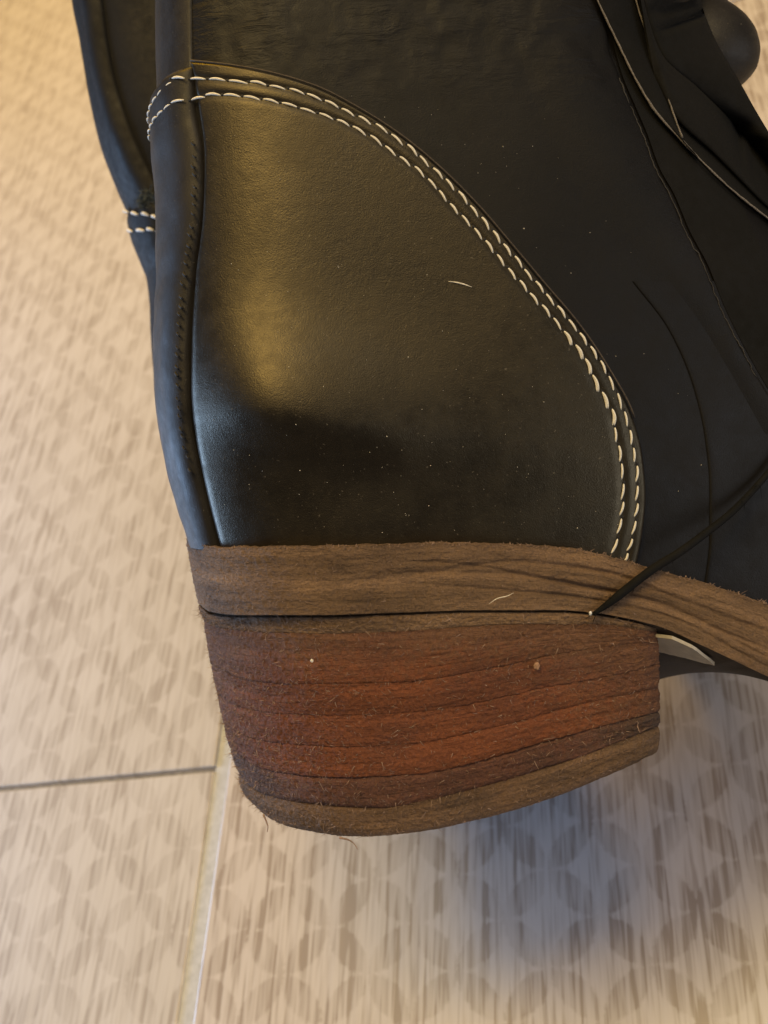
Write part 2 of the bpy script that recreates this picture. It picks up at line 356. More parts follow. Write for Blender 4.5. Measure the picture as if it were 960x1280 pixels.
def body(U, name, m, parent, h0=-260, h1=730, rows=130, cols=150, base=BASE):
    tt = np.concatenate([np.linspace(-0.999, 0.999, cols)]); tt = np.sign(tt)*np.abs(tt)**1.25
    hh = np.linspace(h0, h1, rows); H, T = np.meshgrid(hh, tt, indexing='ij')
    V = U.P(T, H).reshape(-1, 3)
    f = grid_faces(rows, cols, True)
    return link(name, V, f, m, parent, base=base)
def panel(U, L, Rr, name, mats, parent, rows=150, cols=120, th=0.9, bev=(1, 1), grooves=None, base=BASE, wob=0.0, edge_cols=4):
    """leather panel between two pixel curves, lying on the surface with a rounded raised edge"""
    s = np.concatenate([[0, 0.004, 0.012], np.linspace(0.022, 0.978, cols), [0.988, 0.996, 1.0]])
    if len(L) != rows: L = arc(L, rows)
    if len(Rr) != rows: Rr = arc(Rr, rows)
    px = L[:, None, 0]*(1-s)+Rr[:, None, 0]*s; py = L[:, None, 1]*(1-s)+Rr[:, None, 1]*s
    if wob:
        wv = np.array([noise.noise(Vector((i*0.23, 3.1, 0)))*wob for i in range(rows)])
        px = px+wv[:, None]*sm(s, 0.9, 1.0)
    wd = np.hypot(Rr[:, 0]-L[:, 0], Rr[:, 1]-L[:, 1])[:, None]
    dl = s[None]*wd; dr = (1-s[None])*wd          # pixel distance to each edge
    o = np.full(px.shape, th)
    if bev[0] == 2: o = np.minimum(o, -0.05+th*sm(s, 0, 0.9)[None])
    elif bev[0]: o = np.where(dl < 7, th*np.sqrt(np.clip(1-(1-dl/7)**2, 0, 1)), o)
    if bev[1] == 2: o = np.minimum(o, -0.1+th*1.4*sm(1-s, 0, 0.6)[None])
    elif bev[1]: o = np.minimum(o, np.where(dr < 7, th*np.sqrt(np.clip(1-(1-dr/7)**2, 0, 1)), th))
    if bev[0] == 1: o[:, 0] = -0.5
    if bev[1] == 1: o[:, -1] = -0.5
    if grooves is not None: o = o-grooves(px, py)
    t, h = U.inv(px.ravel(), py.ravel())
    V = U.P(t, h)+U.N(t, h)*o.reshape(-1, 1)
    return link(name, V, grid_faces(rows, len(s)), mats, parent, base=base)

ROW_OUT = [(233, 102), (252, 101), (275, 102), (300, 105), (325, 107), (348, 112), (372, 117), (393, 124), (415, 133), (435, 143), (456, 153), (477, 163), (496, 177), (515, 190), (530, 204), (547, 219), (562, 233), (578, 249), (592, 266), (606, 281), (620, 298), (633, 314), (647, 329), (659, 345), (673, 360), (686, 376), (700, 391), (714, 408), (727, 425), (740, 442), (752, 460), (762, 480), (772, 502), (780, 524), (786, 547), (790, 569), (793.5, 592), (793.5, 616), (793, 637), (790, 659), (785, 680), (779.5, 697)]
ROW_IN = [(232, 130), (252, 125), (270, 121), (293, 122), (317, 125), (340, 129), (363, 134), (385, 141), (408, 148), (429, 156), (449, 166), (470, 178), (488, 191), (506, 204), (524, 217), (540, 232), (553, 247), (567, 263), (582, 278), (597, 294), (611, 310), (625, 327), (639, 344), (653, 359), (666, 375), (681, 390), (695, 406), (708, 424), (722, 441), (733, 459), (742, 480), (754, 501), (764, 522), (767, 544), (772, 567), (775, 589), (776, 614), (775, 635), (772, 657), (765, 683)]

boot = thing('boot', 'black leather boot nearest the camera with cream double stitching and a stacked heel', 'boot', group=None)
quarter = body(U1, 'quarter', M['leather'], boot)

# counter, the panel round the heel
CL = [(243, 84), (250, 130), (258, 200), (256, 270), (248, 340), (243, 420), (242, 480), (247, 540), (258, 600), (270, 650), (281, 690)]
CR = [(243, 78), (285, 83), (330, 91), (395, 110), (450, 138), (500, 170), (550, 211), (600, 261), (640, 308), (680, 356), (722, 406), (760, 463), (788, 515), (803, 570), (807, 620), (803, 665), (793, 716)]
def dist_row(px, py, row):
    d = np.full(px.shape, 1e9)
    p = np.array(row, float)
    for i in range(len(p)-1):
        ab = p[i+1]-p[i]; tt = np.clip(((px-p[i, 0])*ab[0]+(py-p[i, 1])*ab[1])/(ab@ab), 0, 1)
        d = np.minimum(d, np.hypot(px-p[i, 0]-tt*ab[0], py-p[i, 1]-tt*ab[1]))
    return d
def counter_grooves(px, py):     # the thread pulls the leather in along both rows
    return 0.20*np.exp(-(dist_row(px, py, ROW_OUT)/4.5)**2)+0.20*np.exp(-(dist_row(px, py, ROW_IN)/4.5)**2)
counter = panel(U1, CL, CR, 'counter', M['counter'], boot, 200, 170, 0.95, (1, 1), counter_grooves)

# ------------------------------------------------------------------ strip down the back seam
def strip(U, edge, h0, h1, th, name, m, parent, rows=140, cols=40, base=BASE, top=None, ridge=0.25, rough=0.0):
    ef = pch(edge); hh = np.linspace(h0, h1, rows); te, he = U.inv(ef(hh), hh)
    te = pch(np.stack([hh, te], 1)[::6])(hh)
    s = np.concatenate([[-1, -0.995, -0.97], np.linspace(-0.93, 0.93, cols), [0.97, 0.995, 1]])
    o = th*np.clip(1-np.abs(s)**12, 0, 1)**0.5-0.10*(1-s**2); o = o+ridge*np.exp(-((np.abs(s)-0.80)/0.12)**2)*(np.abs(s) < 0.99)
    o[0] = o[-1] = -0.5
    T = te[:, None]*s[None]; H = np.repeat(he[:, None], len(s), 1)
    if top is not None: H = H+top(s)[None]*np.exp(-np.linspace(0, 6, rows))[:, None]
    Of = np.repeat(o[None], rows, 0)
    nz = np.array([[noise.noise(Vector((i*0.11, j*0.2, 5))) for j in range(len(s))] for i in range(rows)])
    Of = Of+0.14*nz*(np.abs(s) < 0.99)
    fall = np.ones(rows); fall[0] = -0.4; fall[1] = .55; fall[2] = .9
    V = U.P(T, H)+U.N(np.where(np.abs(T) < 2e-3, 2e-3, T), H)*(Of*fall[:, None])[..., None]
    ob = link(name, V.reshape(-1, 3), grid_faces(rows, len(s)), m, parent, base=base)
    if top is not None:
        sel = [i for i in range(len(s)) if -0.5 < s[i] < 0.94]; v, f = tube(V[1, sel]*0.5+V[2, sel]*0.5, 0.10, 5); link('cut_edge', v, f, M['leather_edge'], ob, base=base)
    return ob
shaft_strip = strip(U1, [(-260, 238), (0, 240), (100, 241)], -260, 112, 0.45, 'shaft_strip', M['strip'], boot, 60)
EDGE = [(82, 243), (145, 246), (180, 254), (240, 256), (290, 252), (340, 245), (400, 239), (460, 237), (520, 239), (560, 246), (620, 260), (700, 281)]
back_strip = strip(U1, EDGE, 81, 683, 1.5, 'back_strip', M['strip'], boot, 180, 46, top=lambda s: 14*(1-np.clip(s, -1, 1)))
# raw cut edge along the top of the counter and its tab
tt, hh = U1.inv(*arc(CR, 120)[:95].T)
V, f = tube(U1.P(tt, hh)+U1.N(tt, hh)*0.78, 0.13, 5)
link('cut_edge', V, f, M['leather_edge'], counter)

# ------------------------------------------------------------------ stitches
def stitch_mesh(L, rad, arch, hook, twin=False, name='stitch', m=None):
    vs_, fs = [], []
    for k in range(2 if twin else 1):
        q = np.linspace(0, 1, 9)
        x = (q-0.5)*L; y = hook*(np.sin(q*math.pi)*0.9-0.5*q) + (0.22*(k-0.5)*q if twin else 0); z = arch*np.sin(q*math.pi)**0.6-0.16+(0.08*k)
        r = rad*(0.55+0.6*np.sin(np.clip(q*1.05, 0, 1)*math.pi)**0.6)
        v, f = tube(np.stack([x, y, z], 1), r, 7); o = len(vs_); vs_ += list(v); fs += [tuple(i+o for i in t) for t in f]
    me = bpy.data.meshes.new(name); me.from_pydata((np.array(vs_)*1e-3).tolist(), [], fs); me.update()
    me.polygons.foreach_set('use_smooth', [True]*len(me.polygons)); me.materials.append(m or M['thread']); return me
def stitch_row(U, row, parent, lift, meshes, twin_range=None, twins=None, base=BASE, tilt=0.16, gap=1.0, holes=None):
    p = np.array(row, float); t, h = U.inv(p[:, 0], p[:, 1])
    lf = np.broadcast_to(lift, len(p))
    C = U.P(t, h)+U.N(t, h)*lf[:, None]; Nn = U.N(t, h); Tn = np.gradient(C, axis=0)
    for i in range(len(p)):
        nn = Vector(Nn[i]).normalized(); x = Vector(Tn[i]); ln = x.length; x = (x-nn*x.dot(nn)).normalized(); y = nn.cross(x)
        sp = np.linalg.norm(C[min(i+1, len(p)-1)]-C[max(i-1, 0)])/(2 if 0 < i < len(p)-1 else 1)
        an = tilt*(0.4 if i < 10 else 1)+random.uniform(-.05, .05)
        x2 = x*math.cos(an)+y*math.sin(an); y2 = nn.cross(x2)
        me = random.choice(twins) if twin_range and twin_range[0] <= i <= twin_range[1] else random.choice(meshes)
        o = bpy.data.objects.new('stitch', me); COL.objects.link(o); o.parent = parent
        sc_ = sp/2.25*random.uniform(.96, 1.04)*gap
        if holes is not None:
            c_ = C[i]-np.array(x2)*sp*0.5-np.array(nn)*0.02; o_ = len(holes[0])
            ring = [c_+np.array(x2)*0.24*math.cos(a_)+np.array(y2)*0.19*math.sin(a_) for a_ in np.linspace(0, 2*math.pi, 8)[:-1]]
            holes[0].extend(ring+[c_+np.array(nn)*0.07]); holes[1].extend([(o_+k_, o_+(k_+1) % 7, o_+7) for k_ in range(7)])
        o.matrix_local = Matrix.Translation((Vector(C[i])-Vector(base))*1e-3) @ Matrix((x2, y2, nn)).transposed().to_4x4() @ Matrix.Diagonal((sc_, 1, 1, 1))
ST = [stitch_mesh(2.0, 0.150, 0.16, 0.16), stitch_mesh(1.92, 0.142, 0.14, 0.10), stitch_mesh(2.04, 0.160, 0.17, 0.20), stitch_mesh(1.88, 0.152, 0.13, 0.14), stitch_mesh(2.02, 0.145, 0.18, 0.08)]
STW = [stitch_mesh(2.1, 0.155, 0.20, 0.24, True), stitch_mesh(2.15, 0.165, 0.18, 0.20, True)]
HOLES = ([], [])
def lifts(row, k): return [1.62 if i < k else 0.85 for i in range(len(row))]
stitch_row(U1, ROW_OUT, boot, lifts(ROW_OUT, 1), ST, tilt=-0.12, holes=HOLES)
stitch_row(U1, ROW_IN, boot, lifts(ROW_IN, 1), ST, (27, 32), STW, tilt=-0.12, holes=HOLES)
ho = link('needle_holes', HOLES[0], HOLES[1], M['dark_thread'], counter); ho['kind'] = 'stuff'

for (x0, y0, dh) in ((233, 102, 22), (232, 130, 12)):      # the rows run on round the tab on the strip
    t0, h0_ = (float(v_[0]) for v_ in U1.inv(np.array([x0]), np.array([y0]))); tk = t0; Ts, Hs = [], []
    for k in range(6):
        g0 = U1.P(np.array([tk]), np.array([h0_]))[0]; st_ = 0.0
        while st_ < 2.15:
            tk -= 0.0008; g1 = U1.P(np.array([tk]), np.array([h0_]))[0]; st_ += np.linalg.norm(g1-g0); g0 = g1
        Ts.append(tk); Hs.append(h0_+dh*(1-np.exp(-1.3*(t0-tk)/t0)))
    Ts = np.array(Ts[::-1]); Hs = np.array(Hs[::-1])
    class Fixed:                                            # same surface, positions already known
        P = staticmethod(U1.P); N = staticmethod(lambda t, h: U1.N(np.where(np.abs(t) < 3e-3, 3e-3, t), h)); inv = staticmethod(lambda a_, b_: (Ts, Hs))
    stitch_row(Fixed, list(zip(range(6), range(6))), boot, 1.55, ST, tilt=0.10)

# dark seam thread sunk along the strip's near edge
vsq, fsq = [], []
for yy in np.arange(184, 590, 12.5):
    e = float(pch(EDGE)(yy)); yo = yy+random.uniform(-3, 3)
    q = np.linspace(0, 1, 5); t, h = U1.inv(e-5+random.uniform(-1, 1)+3.5*q, yo-2+4.5*q)
    v, f = tube(U1.P(t, h)+U1.N(t, h)*(1.50+0.2*np.sin(q*math.pi))[:, None], random.uniform(.12, .21), 5); o = len(vsq); vsq += list(v); fsq += [tuple(i+o for i in x) for x in f]
so = link('seam_thread', vsq, fsq, M['dark_thread'], back_strip); so['kind'] = 'stuff'

# ------------------------------------------------------------------ sole and heel: layers of leather
def layer(xL, xR, top, bot, m, name, parent, zc=-25.0, W=26.5, Rb=28.0, rows=14, cols=150, rec=0.45, disp=0.25, k=(0.06, 0.06),
          frontR=2.5, drop=None, base=BASE, seed=0, under=None, pw=2.3, round_bot=0.0, taper=0.0, grooves=()):
    """closed slab between two pixel curves on its near side; wraps round the back of the heel to the far side"""
    th = np.linspace(0, 1, cols)
    NV = []; hs = np.linspace(0, 1, rows); ring_off = []
    for hi in hs:
        xl = xL[0]*(1-hi)+xL[1]*hi; xr = xR[0]*(1-hi)+xR[1]*hi
        px = xr+(xl-xr)*np.sin(th*math.pi/2)**1.0
        Wd = W-taper*hi
        dx = (px-xl)*0.1078; q = (1-np.clip(1-dx/Rb, 0, 1)**pw)**(1/pw)
        df = (xr-px)*0.1078; q = q-0.06*np.clip(1-df/frontR, 0, 1)**2
        z = zc+q*Wd
        py = top(px)*(1-hi)+bot(px)*hi
        near = to3(px, py, z); kk = k[0]*(1-hi)+k[1]*hi
        far = near.copy(); far[:, 2] = 2*zc-near[:, 2]; far[:, 1] = near[:, 1]+2*kk*(near[:, 2]-zc)
        if drop is not None: far[:, 1] -= drop(px)*np.clip((near[:, 2]-zc)/Wd, 0, 1)
        ring = np.concatenate([near, far[::-1][1:]])
        NV.append(ring)
    NV = np.array(NV); nr, nc = NV.shape[:2]
    # outward direction in plan
    T = np.gradient(NV, axis=1); up = np.array([0, 1, 0.0]); Nn = np.cross(up, T); Nn /= np.linalg.norm(Nn, axis=2, keepdims=True)+1e-9
    c = NV.mean(axis=(0, 1)); sgn = np.sign((Nn*(NV-c)).sum(2).mean()); Nn *= sgn
    edge = np.minimum(hs, 1-hs)*rows/1.0
    A = NV.reshape(-1, 3)
    nz = vnoise(A, (0.30, 0.7, 0.30), seed+1)*0.32+vnoise(A, (1.3, 2.2, 1.3), seed+9)*0.36+vnoise(A, (3.1, 3.6, 3.1), seed+31)*0.36
    rcv = 0.55+0.9*vnoise(np.repeat(NV[:1], nr, 0).reshape(-1, 3), (0.12, 0.0, 0.12), seed+4)
    prof = np.where(hs[:, None] <= 0, 1.0, 0)*1.0+np.where(hs[:, None] >= 1, 1.0, 0)
    e2 = np.exp(-(np.minimum(hs, 1-hs)*14/1.3)**2)[:, None]
    dsp = nz.reshape(nr, nc)*disp-rec*e2*np.clip(rcv.reshape(nr, nc), .25, 1.6)
    for gy, gd, gw in grooves:
        pxx, pyy = topix(NV); dsp -= gd*sm(pxx, 380, 560)*np.exp(-((pyy-gy(pxx))/gw)**2)*np.clip(0.6+1.2*vnoise(A, (0.10, 0.05, 0.1), seed+13).reshape(nr, nc), 0.1, 1.5)
    if round_bot: dsp -= round_bot*np.clip((hs[:, None]-0.55)/0.45, 0, 1)**2.2
    NV = NV+Nn*dsp[..., None]
    V = list(NV.reshape(-1, 3)); f = grid_faces(nr, nc, True)
    for row, flip in ((0, False), (nr-1, True)):       # caps: a ring moved inwards, then strips across
        ring = NV[row]; cap_start = len(f)
        half = (nc-1)//2
        # strip the cap between near point i and far point nc-1-i
        seg = 4
        idx = []
        for i in range(half+1):
            pa, pb = ring[i], ring[nc-1-i]; rowi = [row*nc+i]
            if i < half:
                for s_ in range(1, seg):
                    V.append(pa+(pb-pa)*s_/seg); rowi.append(len(V)-1)
                rowi.append(row*nc+nc-1-i)
            idx.append(rowi)
        for i in range(half-1):
            for s_ in range(seg): f.append((idx[i][s_], idx[i+1][s_], idx[i+1][s_+1], idx[i][s_+1]))
        for s_ in range(seg): f.append((idx[half-1][s_], idx[half][0], idx[half-1][s_+1]))
    ob = link(name, V, f, m, parent, base=base)
    arcl = np.concatenate([[0], np.cumsum(np.linalg.norm(np.diff(NV[0], axis=0), axis=1))])
    hgt = np.linalg.norm(NV[-1, cols//3]-NV[0, cols//3])
    uvv = np.zeros((len(V), 2)); uvv[:nr*nc, 0] = np.tile(arcl, nr)+seed*13.7; uvv[:nr*nc, 1] = np.repeat(hs*hgt, nc)+seed*3.1
    ul = ob.data.uv_layers.new(name='layer_uv'); li = np.empty(len(ob.data.loops), int); ob.data.loops.foreach_get('vertex_index', li)
    ul.data.foreach_set('uv', uvv[li].ravel())
    if under is not None:
        ob.data.materials.append(under); mi = np.zeros(len(f), int); mi[cap_start:] = 1; ob.data.polygons.foreach_set('material_index', mi)
    bm = bmesh.new(); bm.from_mesh(ob.data); bmesh.ops.recalc_face_normals(bm, faces=bm.faces); bm.to_mesh(ob.data); bm.free()
    return ob, NV

WT = pch([(232, 673), (240, 678), (275, 684), (330, 684), (430, 683), (500, 681), (560, 679), (620, 681), (690, 684), (740, 690), (780, 700), (830, 715), (880, 728), (960, 755), (1380, 900)])
WB = pch([(247, 754), (262, 765), (300, 769), (400, 769), (500, 766), (600, 763), (700, 763), (740, 766), (820, 782), (880, 808), (960, 846), (1380, 1040)])
gl = [(pch([(560, 712), (640, 702), (760, 716), (830, 742), (960, 790)]), 0.60, 3.0), (pch([(300, 730), (450, 716), (600, 716), (760, 738), (960, 812)]), 0.50, 2.6),
      (pch([(420, 700), (560, 704), (700, 728), (820, 752), (960, 822)]), 0.50, 2.4), (pch([(300, 708), (500, 728), (700, 744), (820, 766), (960, 834)]), 0.45, 2.2)]
WT0 = WT
def WT(p):
    p = np.asarray(p, float); q = np.atleast_1d(p)
    r = np.array([1.8*noise.noise(Vector((x*0.045, 2.0, 0)))+1.3*noise.noise(Vector((x*0.16, 7.0, 0))) for x in q]).reshape(q.shape)
    return WT0(p)+(r if p.ndim else r[0])
def sole_drop(px): return 19.0*sm(px, 700, 830)*(1-0.85*sm(px, 855, 1040))
sole, SV = layer((232, 247), (1380, 1380), WT, WB, M['welt'], 'sole', boot, W=27.0, Rb=26.0, pw=2.7, rows=56, cols=380, rec=0.2, disp=0.34, drop=sole_drop, k=(0.03, 0.05), seed=3, grooves=gl, under=M['shank'])
B = [pch(x) for x in (
    [(248, 757), (262, 769), (300, 772), (400, 772), (500, 769), (600, 766), (700, 766), (740, 769), (822, 785)],
    [(252, 772), (264, 782), (300, 788), (358, 791), (418, 792), (520, 788), (591, 783), (660, 780), (740, 780), (822, 790)],
    [(264, 830), (300, 848), (362, 855), (432, 855), (520, 851), (626, 833), (718, 814), (778, 806), (822, 803)],
    [(272, 868), (300, 884), (362, 893), (432, 894), (520, 890), (608, 876), (679, 860), (768, 844), (822, 831)],
    [(280, 905), (310, 922), (362, 930), (432, 934), (520, 929), (616, 910), (720, 882), (822, 860)],
    [(287, 935), (326, 961), (425, 972), (520, 968), (591, 954), (662, 933), (768, 904), (822, 890)],
    [(298, 968), (305, 978), (333, 994), (390, 1007), (468, 1012), (520, 1004), (626, 978), (697, 957), (822, 910)],
    [(306, 1000), (337, 1029), (376, 1040), (447, 1049), (520, 1043), (600, 1027), (700, 997), (760, 972), (822, 946)])]
XL = [248, 254, 264, 272, 280, 287, 297, 308]
XR = [821, 822, 823, 824, 824, 825, 825, 823]
ks = [0.05, 0.08, 0.11, 0.13, 0.16, 0.19, 0.22, 0.26]
mats = ['welt', 'lift', 'lift', 'lift', 'lift', 'dirty_lift', 'top_piece']
heel_rows = []
heel = bpy.data.objects.new('heel', None); COL.objects.link(heel); heel.parent = boot; heel.empty_display_size = 0.01
for i in range(7):
    g = 1.4
    nm = 'top_piece' if i == 6 else 'heel_lift'
    tp = (lambda p, q=B[i], g_=(0.0 if i else 0): q(p)+g_); bt = (lambda p, q=B[i+1], g_=0.0: q(p)-g_)
    ob, NVv = layer((XL[i], XL[i+1]), (XR[i], XR[i+1]), tp, bt, M[mats[i]], nm, heel, W=26.5-0.21*i+(0.15 if i == 6 else 0), taper=0.2, rows=22, cols=420,
                    rec=(0.22 if i == 0 else 0.55 if i in (5, 6) else 0.17), disp=0.42, k=(ks[i], ks[i+1]), seed=20+7*i, round_bot=(0.7 if i == 6 else 0))
    heel_rows.append(NVv)

# pale patch under the arch
def underside(px, py):           # the point on the underside of the sole
    nc = SV.shape[1]; ring = SV[-1]; half = (nc-1)//2
    fr = np.linspace(0, 1, 161)[:, None, None]; near = ring[:half+1]; far = ring[::-1][:half+1]
    xs, _ = topix(near); sel = np.where((xs > 790) & (xs < 960))[0]; u_ = np.linspace(sel[0], sel[-1], 600)
    ker = np.ones(9)/9; rs = lambda A: np.stack([np.interp(u_, np.arange(len(A)), np.convolve(np.pad(A[:, c_], 4, 'edge'), ker, 'valid')) for c_ in range(3)], 1)
    near, far = rs(near)[None], rs(far)[None]
    G = near*(1-fr)+far*fr; X, Y = topix(G); k = np.unravel_index(np.argmin((X-px)**2+(Y-py)**2), X.shape); return G[k]
tc = arc([(812, 786), (845, 791), (868, 803), (893, 822)], 14); bc = arc([(812, 804), (845, 811), (868, 817), (893, 823)], 14); V = []
for k in (0.55, 1.0):
    for q in np.linspace(0, 1, 5):
        for i in range(14): V.append(underside(*(tc[i]*(1-q)+bc[i]*q))-np.array([0, k, 0]))
f = grid_faces(5, 14, False, 70)+[tuple(reversed(x)) for x in grid_faces(5, 14)]
rim = [i for i in range(14)]+[13+14*i for i in range(1, 5)]+[56+i for i in range(12, -1, -1)]+[14*i for i in range(3, 0, -1)]
f += [(rim[i], rim[(i+1) % len(rim)], 70+rim[(i+1) % len(rim)], 70+rim[i]) for i in range(len(rim))]
link('sole_patch', V, f, M['patch'], sole, smooth=False)

# loose fibres standing off the suede-like heel
def fibres(NVs, count, name, m, parent, lens=(0.5, 1.5), left=0.65):
    vs_, fs = [], []
    for _ in range(count):
        g = NVs[rng.integers(len(NVs))]; nr, nc = g.shape[:2]
        j = int(rng.integers(2, nc//2+12)) if rng.random() > left else int(rng.integers(nc//4, nc//2+12)); i = int(rng.integers(0, nr))
        p = g[i, j]; tg = g[i, min(j+1, nc-1)]-g[i, j-1]; up = np.array([0, 1, 0.]); nn = np.cross(up, tg); nn /= np.linalg.norm(nn)+1e-9
        if nn[2] < -0.3 and j < nc//2-8: nn = -nn
        cdir = p-np.array([20, p[1], -25]); nn = nn if nn@cdir > 0 else -nn
        d = nn*rng.uniform(.15, .8)+rng.normal(size=3)*0.7; d /= np.linalg.norm(d); b = rng.normal(size=3)*0.6; L = rng.uniform(*lens)*(0.6+rng.random())
        sd = np.cross(d, b); sd /= np.linalg.norm(sd)+1e-9; wd = rng.uniform(.028, .06); o = len(vs_)
        for q in (0, .33, .66, 1):
            c_ = p+nn*.02+d*L*q+b*L*q*q*.5; ww = wd*(1-.8*q); vs_ += [c_-sd*ww, c_+sd*ww]
        fs += [(o+2*k_, o+2*k_+1, o+2*k_+3, o+2*k_+2) for k_ in range(3)]
    ob = link(name, vs_, fs, m, parent); ob['kind'] = 'stuff'; return ob
fibres(heel_rows, 5200, 'heel_fuzz', M['fuzz'], heel, (0.30, 0.75), 0.30)
fibres([SV], 900, 'sole_fuzz', M['fuzz'], sole, (0.2, 0.45), 0.3)

vq, fq = [], []
for _ in range(420):
    x = rng.uniform(236, 960); p = to3(x, float(WT(x))+rng.uniform(-1, 3), 2.0 if x > 330 else -25+27*(1-max(0, 1-(x-232)*.1078/26)**2.7)**(1/2.7))
    d_ = np.array([rng.normal()*.6, rng.uniform(.1, .9), rng.uniform(0, .4)]); L_ = rng.uniform(.15, .5); wd = rng.uniform(.05, .13); o = len(vq)
    for q_ in (0, .5, 1):
        c_ = p+d_*L_*q_; vq += [c_-np.array([wd*(1-.7*q_), 0, 0]), c_+np.array([wd*(1-.7*q_), 0, 0])]
    fq += [(o+2*k_, o+2*k_+1, o+2*k_+3, o+2*k_+2) for k_ in range(2)]
rf_ = link('ragged_rim', vq, fq, M['rim'], sole); rf_['kind'] = 'stuff'

for p_ in ([(424, 1047, -1), (436, 1050, -.6), (443, 1055, -.4), (447, 1062, 0)], [(329, 1018, -6), (333, 1027, -5.6), (335, 1034, -5.4), (334, 1040, -5.2)]):
    q = arc(p_, 12); V, f = tube(to3(q[:, 0], q[:, 1], q[:, 2]), np.linspace(.16, .05, 12), 5); link('loose_strand', V, f, M['fuzz'], heel)

# ------------------------------------------------------------------ front of the boot: vamp, facing, tongue and laces
VL = [(790, 352), (835, 412), (864, 478), (880, 545), (886, 610), (886, 670), (878, 740)]
vamp = panel(U1, VL, [(925, 352), (990, 412), (1060, 478), (1110, 545), (1150, 610), (1180, 680), (1200, 800)], 'vamp', M['leather'], boot, 90, 50, 0.22, (1, 0))
C_ = [(740, -120), (752, 20), (773, 97), (787, 130), (803, 167), (820, 213), (837, 243), (857, 290), (880, 333), (900, 383), (945, 470), (990, 540)]
A_ = [(700, -120), (747, 0), (777, 63), (797, 103), (820, 140), (847, 170), (873, 197), (907, 230), (960, 273), (1040, 330)]
B_ = [(775, -120), (797, 7), (807, 37), (827, 97), (840, 137), (853, 172)]
E_ = [(790, -60), (827, 67), (873, 110), (920, 157), (948, 190), (1010, 260)]
D_ = [(818, 95), (847, 147), (893, 190), (923, 220), (960, 257), (1030, 310)]
def shift(p, dx, dy): return [(x+dx, y+dy) for x, y in p]
facing = panel(U1, [(600, -110), (640, 100), (700, 230), (770, 320), (850, 400), (890, 460), (935, 545)], C_, 'facing', M['leather'], boot, 90, 40, 0.7, (2, 1), None, BASE, 4.0)
tongue = panel(U1, shift(C_, 4, 0)[1:], [(840, -60), (860, 60), (885, 120), (905, 170), (935, 230), (960, 290), (985, 350), (1005, 420), (1015, 480), (1020, 520), (1030, 560)], 'tongue', M['fabric'], boot, 80, 30, 0.3, (0, 2))
def ribbon(p1, p2, z1, z2, name, m, rows=60, cols=12, belly=0.8):
    L = arc(p1, rows); Rr = arc(p2, rows); s = np.linspace(0, 1, cols); out = []
    t, h = U1.inv(L[:, 0], L[:, 1]); zl = U1.P(t, h)[:, 2]+z1; t, h = U1.inv(Rr[:, 0], Rr[:, 1]); zr = U1.P(t, h)[:, 2]+z2
    # only the lace's own height above the boot varies
    top = []; bot = []
    for i in range(rows):
        px = L[i, 0]*(1-s)+Rr[i, 0]*s; py = L[i, 1]*(1-s)+Rr[i, 1]*s; z = zl[i]*(1-s)+zr[i]*s+belly*np.sin(s*math.pi)
        P = to3(px, py, z); top.append(P); bot.append(P+np.array([0, 0, -0.8]))
    A = np.concatenate([np.array(top), np.array(bot)[:, ::-1]], 1)
    return link(name, A.reshape(-1, 3), grid_faces(rows, A.shape[1], True), m, boot)
lace1 = ribbon(A_[:7], B_+[(868, 190)], 1.6, 1.0, 'lace', M['fabric'], belly=0.7)
lace2 = ribbon(D_, E_+[(1060, 300)], 1.6, 2.4, 'lace', M['fabric'], belly=0.7)
lace3 = ribbon(A_[3:], D_, 1.0, 0.6, 'lace', M['fabric'], belly=-0.4)
lace4 = ribbon(E_, [(850, -80), (890, 40), (928, 108), (943, 135), (964, 170), (1030, 270)], 2.2, 5.0, 'lace', M['fabric'], belly=0.8)
def edge_line(p, off, rad, name, m, parent, k=110, jig=0.05):
    q = arc(p, k); t, h = U1.inv(q[:, 0], q[:, 1]); P = U1.P(t, h)+U1.N(t, h)*off
    P = to3(q[:, 0], q[:, 1], P[:, 2])+np.stack([vnoise(P, (1.1,)*3, 2), vnoise(P, (1.3,)*3, 8), 0*P[:, 0]], 1)*jig
    V, f = tube(P, np.clip(rad*(1+0.6*vnoise(P, (0.5,)*3, 5)), 0.02, 1), 5); return link(name, V, f, m, parent)
edge_line(A_, 1.75, 0.15, 'frayed_edge', M['raw_edge'], lace1)
edge_line(B_, 2.1, 0.12, 'frayed_edge', M['raw_edge'], lace1)
edge_line(C_[2:11], 0.75, 0.08, 'frayed_edge', M['dull_edge'], facing, jig=0.25)
# padded roll of the collar at the upper right
k = 90; ys_ = np.linspace(-150, 119, k); spine = np.stack([888+0*ys_, ys_], 1)
rads = pch([(-150, 14), (-40, 13), (-10, 15), (5, 22), (18, 36), (32, 48), (50, 57), (68, 60), (85, 57), (98, 48), (108, 36), (115, 20), (119, 2)])(ys_)
zs = np.full(k, -26.0)
V, f = tube(to3(spine[:, 0], spine[:, 1], zs), rads*(D+26)/F, 40)
V = np.array(V); V[:, 2] = -26+(V[:, 2]+26)*0.85
link('collar_roll', V, f, M['strip'], boot)

